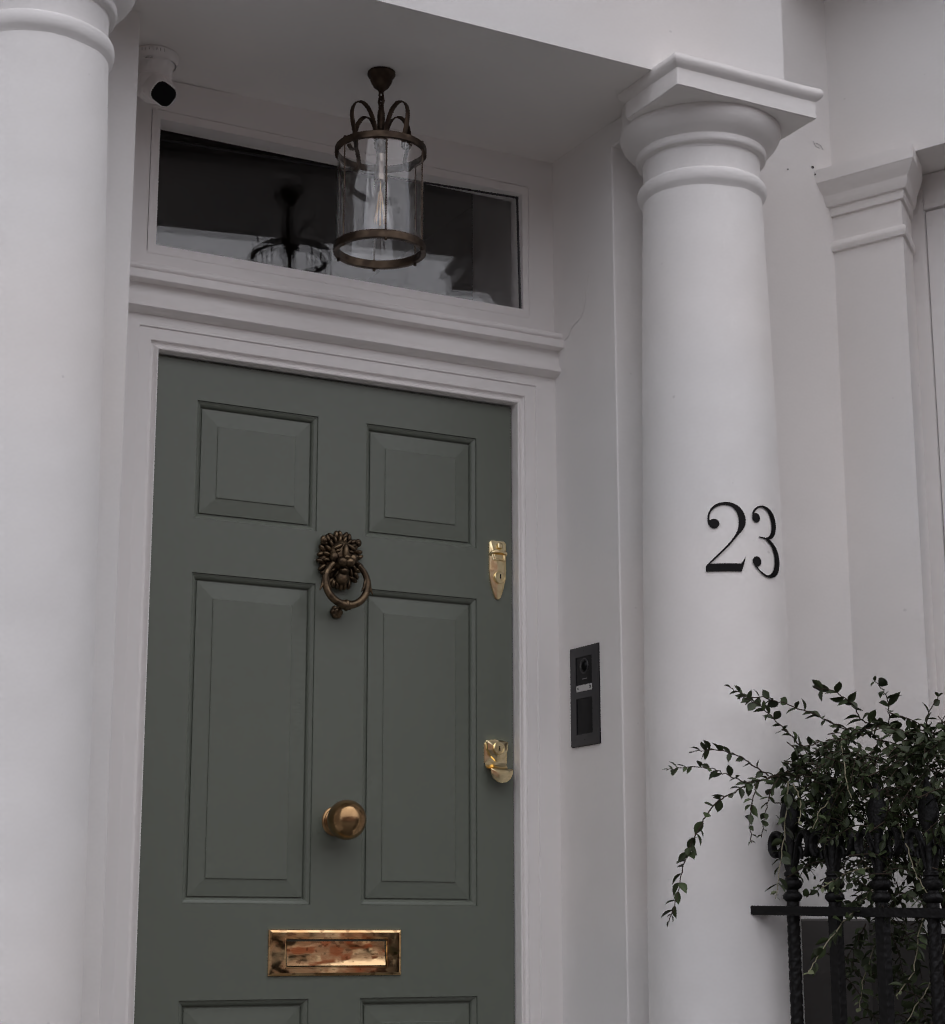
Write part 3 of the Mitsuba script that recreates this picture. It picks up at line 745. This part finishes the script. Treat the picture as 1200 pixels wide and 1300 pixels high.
put('security_camera__lens_cover', lens_prism(0.0275, 0.0240, 0.018, 0.060, 0.0795), 'black_gloss', 40)
for a in np.linspace(math.radians(222), math.radians(275), 7):
    q = (SX + 0.0541 * math.cos(a), SY + 0.0541 * math.sin(a))
    put('security_camera__slot', tube([(q[0], q[1], ZS - 0.006), (q[0], q[1], ZS - 0.013)], 0.0007, 5), 'mark_grey')
put('security_camera__mark', tube([(SX + 0.0502 * math.cos(a), SY + 0.0502 * math.sin(a), ZS - 0.029) for a in np.linspace(math.radians(228), math.radians(248), 6)], 0.0009, 5), 'mark_grey')
tag('security_camera', 'white dome security camera with a black lens under the porch ceiling', 'security camera')

# ------------------------------------------------------------------ hanging lantern
HX, HY = 0.410, -0.293
ZT, ZB, LR = 2.521, 2.2885, 0.100
put('lantern__canopy', lathe([(0.0001, ZS - 0.001), (0.0315, ZS - 0.001), (0.0325, ZS - 0.006), (0.0300, ZS - 0.011), (0.0270, ZS - 0.014), (0.0235, ZS - 0.026), (0.0170, ZS - 0.037), (0.0085, ZS - 0.044), (0.0065, ZS - 0.048), (0.0045, ZS - 0.051), (0.0001, ZS - 0.053)], 40, (HX, HY, 0)), 'lantern_brass', 35)
def link(zc, rot, h=0.0105, w=0.0068, r=0.0026):
    a = np.linspace(0, 2 * math.pi, 25)
    pts = [(w * math.cos(t) * math.cos(rot), w * math.cos(t) * math.sin(rot), h * math.sin(t)) for t in a]
    m = tube(pts, r, 8, ref=(-math.sin(rot), math.cos(rot), 0))
    m.apply_translation((HX, HY, zc))
    return m
for i, z in enumerate((ZS - 0.058, ZS - 0.0715, ZS - 0.085)):
    put('lantern__chain_link', link(z, 0.5 + i * math.pi / 2), 'lantern_brass', True)
put('lantern__stem', lathe([(0.0001, 2.632), (0.0040, 2.631), (0.0060, 2.626), (0.0080, 2.618), (0.0088, 2.610), (0.0088, 2.575), (0.0135, 2.570), (0.0140, 2.560), (0.0140, 2.536), (0.0115, 2.530), (0.0095, 2.515), (0.0001, 2.513)], 24, (HX, HY, 0)), 'lantern_brass', 30)
for i in range(4):
    a = math.radians(17 + 90 * i)
    d = np.array([math.cos(a), math.sin(a), 0])
    path = smooth_curve([(0.0135, 2.550), (0.020, 2.582), (0.036, 2.612), (0.058, 2.624), (0.079, 2.614), (0.088, 2.590), (0.0840, 2.562), (0.0785, 2.542), (0.074, 2.522), (0.076, 2.506), (0.087, 2.502), (0.0965, 2.511)], 5)
    pts = [np.array([HX, HY, 0]) + d * r + np.array([0, 0, z]) for r, z in path]
    k = put('lantern__scroll_arm', tube(pts, 0.0046, 8, flat=(1.0, 0.33), ref=np.cross(d, [0, 0, 1])) if False else tube(pts, 0.0066, 10, flat=(0.30, 1.0), ref=np.cross(d, [0, 0, 1])), 'lantern_brass', True)
    c = np.array([HX, HY, 0]) + d * 0.0175
    put(k + '__bud', cat(ball((c[0], c[1], 2.556), 0.0036, 1), ball((c[0], c[1], 2.546), 0.0036, 1), ball((c[0], c[1], 2.537), 0.0032, 1)), 'lantern_brass', True)
def band(z0, z1, r0, r1):
    return lathe([(r0, z0), (r0 + 0.001, z0 - 0.001), (r1 - 0.001, z0 - 0.001), (r1, z0), (r1, z1), (r1 - 0.001, z1 + 0.001), (r0 + 0.001, z1 + 0.001), (r0, z1), (r0, z0)], 72, (HX, HY, 0))
put('lantern__top_ring', band(ZT - 0.007, ZT + 0.007, 0.0955, 0.1035), 'lantern_brass', 30)
put('lantern__bottom_ring', band(ZB - 0.009, ZB + 0.008, 0.0925, 0.1035), 'lantern_brass', 30)
for i in range(6):
    a = math.radians(12 + 60 * i)
    x, y = HX + 0.1005 * math.cos(a), HY + 0.1005 * math.sin(a)
    k = put('lantern__rod', tube([(x, y, ZB), (x, y, ZT)], 0.0017, 8), 'lantern_brass', True)
    put(k + '__stud', cat(ball((x, y, ZB - 0.012), 0.0038, 1), ball((x, y, ZT + 0.009), 0.0034, 1)), 'lantern_brass', True)
put('lantern__glass', lathe([(0.0965, ZB + 0.002), (0.0965, ZT - 0.002)], 96, (HX, HY, 0)), 'clear_glass', True)
put('lantern__candle_tube', lathe([(0.0095, 2.53), (0.0095, 2.500), (0.0105, 2.497), (0.0105, 2.493), (0.0088, 2.490), (0.0088, 2.468), (0.0115, 2.466), (0.0118, 2.452), (0.0090, 2.450)], 28, (HX, HY, 0)), 'tube_metal', 30)
bulb = smooth_curve([(0.0085, 2.452), (0.0115, 2.440), (0.0180, 2.412), (0.0260, 2.382), (0.0305, 2.358), (0.0285, 2.337), (0.0180, 2.322), (0.0001, 2.3175)], 6)
put('lantern__bulb', lathe(bulb, 40, (HX, HY, 0)), 'clear_glass', True)
fil = []
for i in range(8):
    a = 2 * math.pi * i / 8
    fil.append(tube([(HX + 0.003 * math.cos(a), HY + 0.003 * math.sin(a), 2.425), (HX + 0.012 * math.cos(a + .3), HY + 0.012 * math.sin(a + .3), 2.352)], 0.0008, 4))
fil.append(tube([(HX, HY, 2.452), (HX, HY, 2.345)], 0.0016, 6))
put('lantern__bulb__filament', cat(*fil), 'filament')
tag('lantern', 'round glass lantern with a dark brass frame hanging under the porch ceiling', 'lantern')

# ------------------------------------------------------------------ iron railing
RA = math.radians(168)
RD = np.array([math.sin(RA), math.cos(RA), 0])
RP = np.array([0, 0, 1.0])
R0 = np.array([1.139, -0.622, 0])
RAIL_Z = lambda s: 0.8470 - 0.026 * s
def rail_point(s, z):
    return R0 + RD * s + np.array([0, 0, z])
def rbox(s0, s1, w, z0, z1, c=0.0015):
    N = np.array([RD[1], -RD[0], 0])
    pts = []
    for s, ss in ((s0, 1), (s1, -1)):
        for t, tt in ((-w, 1), (w, -1)):
            for z, zz in ((0, 1), (1, -1)):
                zv = (z0 if z == 0 else z1) + (RAIL_Z(s) - RAIL_Z(0))
                for q in ((0, 1, 1), (1, 0, 1), (1, 1, 0)):
                    pts.append(R0 + RD * (s + ss * c * q[0]) + N * (t + tt * c * q[1]) + np.array([0, 0, zv + zz * c * q[2]]))
    return hull(pts)
put('iron_railing__top_rail', rbox(-0.02, 1.30, 0.019, 0.8375, 0.8565), 'iron_paint')
bars_s = [0.0985, 0.2080, 0.3240, 0.4460, 0.566, 0.686, 0.806, 0.926, 1.046, 1.166]
def finial():
    ms = [lathe([(0.0125, 0.0), (0.0125, 0.010), (0.0155, 0.012), (0.0195, 0.017), (0.0200, 0.022), (0.0160, 0.028), (0.0125, 0.030), (0.0120, 0.034), (0.0185, 0.038), (0.0215, 0.045), (0.0195, 0.052), (0.0135, 0.056), (0.0130, 0.060), (0.0160, 0.063), (0.0160, 0.068), (0.0105, 0.072), (0.0085, 0.080)], 18)]
    blade = smooth_curve([(0.0085, 0.072), (0.0090, 0.10), (0.0095, 0.125), (0.0105, 0.145), (0.0175, 0.160), (0.0245, 0.178), (0.0230, 0.196), (0.0150, 0.216), (0.0085, 0.234), (0.0025, 0.253)], 3)
    b = lathe(list(blade) + [(0.0001, 0.255)], 14)
    v = b.vertices.copy()
    k = np.interp(v[:, 2], [0.07, 0.14, 0.18, 0.26], [1, 0.9, 0.42, 0.5])
    v[:, 1] *= k
    b.vertices = v
    ms.append(b)
    for s in (-1, 1):
        path = smooth_curve([(0.006, 0.068), (0.0125, 0.092), (0.018, 0.120), (0.0270, 0.143), (0.0390, 0.149), (0.0480, 0.138), (0.0495, 0.120), (0.0440, 0.106), (0.0365, 0.104)], 4)
        pts = [(s * x, 0, z) for x, z in path]
        rad = np.interp(np.linspace(0, 1, len(pts)), [0, 0.3, 0.6, 0.8, 1], [0.0062, 0.0068, 0.0085, 0.0095, 0.0060])
        ms.append(tube(pts, rad, 10, flat=(1.5, 0.8), ref=(0, 1, 0)) if False else tube(pts, rad, 10, flat=(0.8, 1.35), ref=(0, 1, 0)))
        pth2 = [(s * x, 0, z) for x, z in ((0.014, 0.115), (0.024, 0.118), (0.029, 0.108), (0.026, 0.096))]
        ms.append(tube(smooth_curve(pth2, 4), 0.0048, 8, ref=(0, 1, 0)))
    m = cat(*ms)
    ang = math.atan2(RD[1], RD[0])
    m.apply_transform(trimesh.transformations.rotation_matrix(ang, (0, 0, 1)))
    return m
fin = mikit.ply(finial(), 'iron_paint', smooth=40)
for i, s in enumerate(bars_s):
    top = RAIL_Z(s)
    if i % 3 == 0:                             # twisted bar
        n = 110
        zs = np.linspace(-0.03, top, n)
        rows = []
        for z in zs:
            ph = z * 2 * math.pi / 0.092
            q = []
            for j in range(12):
                a = 2 * math.pi * j / 12
                r = 0.0118 / max(abs(math.cos(((a + math.pi / 4) % (math.pi / 2)) - math.pi / 4)), 0.72)
                q.append(rail_point(s, z) + np.array([r * math.cos(a + ph), r * math.sin(a + ph), 0]))
            rows.append(q)
        k = put('iron_railing__bar', grid_mesh(rows, closed=True), 'iron_paint', 30)
    else:
        m = cbox(-0.0112, 0.0112, -0.0112, 0.0112, -0.03, top, 0.0015)
        m.apply_transform(trimesh.transformations.rotation_matrix(math.atan2(RD[1], RD[0]), (0, 0, 1)))
        m.apply_translation(rail_point(s, 0))
        k = put('iron_railing__bar', m, 'iron_paint')
    p = rail_point(s, top + 0.0085)
    put(k + '__finial', fin, None, to_world=T().translate(p.tolist()))
kerb = rbox(-0.05, 1.34, 0.06, -0.75, -0.02, 0.004)
tag('iron_railing', 'black iron railing with twisted bars and leaf shaped finials in front of the shrub', 'railing')
put('railing_kerb', kerb, 'stone')
tag('railing_kerb', 'stone kerb under the iron railing', 'kerb')

# ------------------------------------------------------------------ shrub behind and over the railing
PO = np.array([1.40, -0.80, 0.0])
PA = np.array([0.8804, -0.4743, 0.0])
PD = np.array([0.4743, 0.8804, 0.0])
def pl(a, d, z):
    return PO + PA * a + PD * d + np.array([0, 0, z])
BR = [
    ([(-0.371, -0.071, 1.302), (-0.328, -0.055, 1.284), (-0.279, -0.038, 1.28), (-0.224, -0.021, 1.264), (-0.175, -0.005, 1.249), (-0.125, 0.012, 1.227), (-0.087, 0.029, 1.223)], 0, 1.0),
    ([(-0.358, -0.121, 1.276), (-0.318, -0.101, 1.264), (-0.281, -0.081, 1.234), (-0.245, -0.061, 1.204), (-0.219, -0.041, 1.183), (-0.18, -0.021, 1.191)], 0, 0.9),
    ([(-0.196, -0.071, 1.302), (-0.145, -0.046, 1.294), (-0.106, -0.021, 1.273), (-0.079, 0.004, 1.241), (-0.033, 0.029, 1.226)], 0, 1.25),
    ([(-0.088, -0.171, 1.303), (-0.061, -0.141, 1.281), (-0.048, -0.111, 1.239), (-0.039, -0.081, 1.216), (0.013, -0.051, 1.199), (0.053, -0.021, 1.173)], 0, 1.25),
    ([(-0.468, -0.201, 1.153), (-0.422, -0.169, 1.162), (-0.378, -0.136, 1.157), (-0.34, -0.104, 1.143), (-0.296, -0.071, 1.117)], 0, 0.9),
    ([(-0.521, -0.221, 1.116), (-0.476, -0.196, 1.124), (-0.429, -0.171, 1.124), (-0.386, -0.146, 1.111), (-0.349, -0.121, 1.099), (-0.306, -0.096, 1.109), (-0.25, -0.071, 1.12)], 0, 0.9),
    ([(-0.525, -0.241, 0.82), (-0.507, -0.217, 0.866), (-0.495, -0.192, 0.91), (-0.475, -0.168, 0.96), (-0.445, -0.143, 1.016), (-0.407, -0.118, 1.063), (-0.363, -0.094, 1.087), (-0.301, -0.069, 1.112), (-0.221, -0.044, 1.137), (-0.133, -0.02, 1.191), (-0.068, 0.005, 1.223), (-0.003, 0.029, 1.226), (0.06, 0.054, 1.187), (0.108, 0.079, 1.165)], 0, 1.05),
    ([(-0.348, -0.161, 0.976), (-0.349, -0.161, 1.026), (-0.339, -0.161, 1.076), (-0.333, -0.161, 1.093)], 0, 0.9),
    ([(-0.325, -0.141, 0.988), (-0.315, -0.141, 1.038), (-0.302, -0.141, 1.083), (-0.287, -0.141, 1.106)], 0, 0.9),
    ([(-0.306, -0.171, 0.866), (-0.293, -0.155, 0.927), (-0.276, -0.138, 1.005), (-0.264, -0.121, 1.102)], 1, 1.15),
    ([(-0.165, -0.271, 1.056), (-0.166, -0.221, 1.11), (-0.16, -0.171, 1.159), (-0.152, -0.121, 1.192)], 1, 0.6),
    ([(-0.262, -0.221, 1.011), (-0.249, -0.171, 1.058), (-0.253, -0.121, 1.096)], 1, 0.7),
    ([(-0.277, -0.341, 0.724), (-0.245, -0.287, 0.759), (-0.196, -0.233, 0.806), (-0.151, -0.179, 0.844), (-0.111, -0.125, 0.878), (-0.069, -0.071, 0.919)], 1, 1.1),
    ([(-0.244, -0.341, 0.883), (-0.199, -0.301, 0.905), (-0.153, -0.261, 0.92), (-0.128, -0.221, 0.924)], 1, 0.8),
    ([(-0.051, -0.371, 0.872), (-0.063, -0.321, 0.92), (-0.065, -0.271, 0.976), (-0.068, -0.221, 1.022)], 1, 0.7),
    ([(0.065, -0.071, 1.284), (0.043, -0.055, 1.24), (0.051, -0.038, 1.206), (0.076, -0.021, 1.167)], 0, 1.15),
    ([(-0.097, -0.271, 0.681), (-0.051, -0.221, 0.727), (-0.025, -0.171, 0.796), (0.0, -0.121, 0.84)], 1, 0.95),
    ([(-0.067, -0.221, 0.633), (-0.024, -0.188, 0.684), (0.008, -0.155, 0.721), (0.042, -0.121, 0.785)], 1, 0.9),
    ([(-0.128, -0.071, 0.649), (-0.116, -0.055, 0.703), (-0.087, -0.038, 0.774), (-0.069, -0.021, 0.825)], 1, 1.1),
    ([(-0.131, -0.021, 0.73), (-0.117, -0.021, 0.785), (-0.098, -0.021, 0.819)], 0, 1.0),
    ([(-0.235, -0.221, 1.0), (-0.205, -0.188, 1.046), (-0.163, -0.155, 1.093), (-0.121, -0.121, 1.118)], 1, 0.9),
    ([(-0.191, -0.121, 1.079), (-0.177, -0.071, 1.128), (-0.172, -0.021, 1.185)], 1, 0.6),
]
def leaf_mesh(w, cup, curl):
    """pointed oval leaf of length 1 along +x, folded along its midrib"""
    xs = np.array([0.0, 0.10, 0.28, 0.50, 0.72, 0.90, 1.0])
    ws = np.array([0.02, 0.24, 0.43, 0.50, 0.36, 0.12, 0.0]) * w
    rows = [[(x, -h, cup * h - curl * x * x), (x, -h * 0.5, cup * h * 0.35 - curl * x * x), (x, 0, -curl * x * x), (x, h * 0.5, cup * h * 0.35 - curl * x * x), (x, h, cup * h - curl * x * x)] for x, h in zip(xs, ws)]
    return grid_mesh(rows)
LEAVES = [leaf_mesh(0.62, 0.35, 0.10), leaf_mesh(0.54, 0.5, 0.22), leaf_mesh(0.70, 0.2, -0.05), leaf_mesh(0.48, 0.6, 0.16)]
LMATS = ['leaf_dark', 'leaf_mid', 'leaf_young']
LPLY = {(i, m): mikit.ply(LEAVES[i], m, smooth=True) for i in range(len(LEAVES)) for m in LMATS}
def leaf_matrix(p, d, up, size):
    d = d / np.linalg.norm(d)
    y = np.cross(up, d)
    if np.linalg.norm(y) < 0.1:
        y = np.cross([0.3, 0.8, 0.2], d)
    y /= np.linalg.norm(y)
    z = np.cross(d, y)
    M = np.eye(4)
    M[:3, 0], M[:3, 1], M[:3, 2], M[:3, 3] = d * size, y * size, z * size, p
    return M
def leaves_along(c, k, gap, tip_young):
    """(matrix, mesh index, material) of leaves in two ranks along the curve c (first point is the tip)"""
    out = []
    seg = np.linalg.norm(np.diff(c, axis=0), axis=1)
    L = np.concatenate([[0], np.cumsum(seg)])
    s, side = 0.004, 1
    while s < L[-1] - 0.004:
        p = np.array([np.interp(s, L, c[:, j]) for j in range(3)])
        q = np.array([np.interp(min(s + 0.004, L[-1]), L, c[:, j]) for j in range(3)])
        t = p - q
        t /= max(np.linalg.norm(t), 1e-9)
        across = np.cross(t, rng.normal(0, 1, 3) + np.array([0, 0, 0.6]))
        across /= np.linalg.norm(across)
        young = s < 0.022
        for m in (0, 1) if rng.random() < 0.45 else (0,):
            sd = side if m == 0 else -side
            d = across * sd * rng.uniform(0.7, 1.1) + t * rng.uniform(0.35, 0.9) + np.array([0, 0, rng.uniform(-0.35, 0.15)])
            up = np.array([0, 0, 1.0]) + rng.normal(0, 0.45, 3)
            size = k * (rng.uniform(0.010, 0.016) if young else rng.uniform(0.019, 0.031))
            r = rng.random()
            mt = ('leaf_young' if (young and tip_young) else 'leaf_mid' if r < (0.40 if tip_young else 0.25) else 'leaf_dark')
            out.append((leaf_matrix(p, d, up, size), int(rng.integers(4)), mt))
        side = -side
        s += rng.uniform(0.6, 1.4) * gap
    return out
single = []
for pts, pale, k in BR:
    c = smooth_curve([pl(*p) for p in pts], 6)
    c[1:-1] += rng.normal(0, 0.0012, c[1:-1].shape)
    rad = np.linspace(0.0009, 0.0022 if len(pts) > 8 else 0.0016, len(c))
    put('shrub__branch', tube(c, rad, 6), 'twig_pale' if pale else 'twig_dark', True)
    single += leaves_along(c, k, 0.017, pale)
# the body of the shrub
mass = Polygon([(-0.253, 1.11), (-0.21, 1.179), (-0.133, 1.209), (-0.026, 1.215), (0.044, 1.222), (0.088, 1.238), (0.20, 1.25), (0.34, 1.2), (0.40, 0.9), (0.35, 0.5), (0.25, 0.1), (0.0, 0.1), (-0.06, 0.45), (-0.141, 0.636), (-0.128, 0.785), (-0.191, 0.921), (-0.24, 1.0)])
inner = []
stems = []
for k in range(4):
    a = rng.uniform(-0.02, 0.25)
    base = pl(0.12 + rng.normal(0, 0.03), rng.uniform(0.0, 0.10), -0.75)
    mid = pl(0.10 + a * 0.3, rng.uniform(0.06, 0.14), 0.55 + rng.normal(0, 0.06))
    tip = pl(a - 0.12, rng.uniform(-0.08, 0.12), 1.12 + rng.normal(0, 0.05))
    stems.append(tube(smooth_curve([base, mid, tip], 8), np.linspace(0.010, 0.003, 17), 8))
put('shrub__stem', cat(*stems), 'twig_dark', True)
twigs = []
for k in range(860):
    while True:
        a, z = rng.uniform(-0.26, 0.42), (rng.uniform(0.93, 1.25) if rng.random() < 0.5 else rng.uniform(0.1, 0.95))
        if mass.contains(Point(a, z)):
            break
    d = rng.uniform(-0.10, 0.16) if z > 0.9 else rng.uniform(-0.06, 0.16)
    if k >= 720:                                   # sprays that hang over the tops of the railing
        a, z = rng.uniform(-0.25, 0.12), 1.0 + 0.2 * rng.random() if rng.random() < 0.85 else rng.uniform(0.86, 1.0)
        d = -0.042 - (a + 0.251) * 1.175 + rng.uniform(-0.055, 0.03)
    L = rng.uniform(0.05, 0.14)
    az = rng.uniform(0, 2 * math.pi)
    dr_ = np.array([math.cos(az), 0.7 * math.sin(az), rng.uniform(-0.9, 0.55)])
    dr_ /= np.linalg.norm(dr_)
    tip = np.array([a, d, z]) + dr_ * L * 0.5
    root = np.array([a, d, z]) - dr_ * L * 0.5
    if not mass.buffer(0.02).contains(Point(tip[0], tip[2])):
        continue
    tip[2] -= 0.25 * L
    c = smooth_curve([pl(*tip), pl(*((tip + root) / 2 + np.array([0, 0, 0.15 * L]))), pl(*root)], 5)
    twigs.append(tube(c, np.linspace(0.0007, 0.0014, len(c)), 4))
    inner += leaves_along(c, 0.86, 0.0145, rng.random() < 0.10)
put('shrub__twig', cat(*twigs), 'twig_dark')
labels['shrub__twig'] = {'kind': 'stuff'}
order = rng.permutation(len(single))
inner += [single[i] for i in order[295:]]
single = [single[i] for i in order[:295]]
for M, i, mt in single:
    put('shrub__leaf', LPLY[(i, mt)], None, to_world=T(M))
for mt in LMATS:
    ms = []
    for M, i, m in inner:
        if m == mt:
            q = LEAVES[i].copy()
            q.apply_transform(M)
            ms.append(q)
    if ms:
        key = put('shrub__foliage', cat(*ms), mt, True)
        labels[key] = {'kind': 'stuff'}
tag('shrub', 'dark green small leaved shrub arching through and over the black railing', 'shrub')
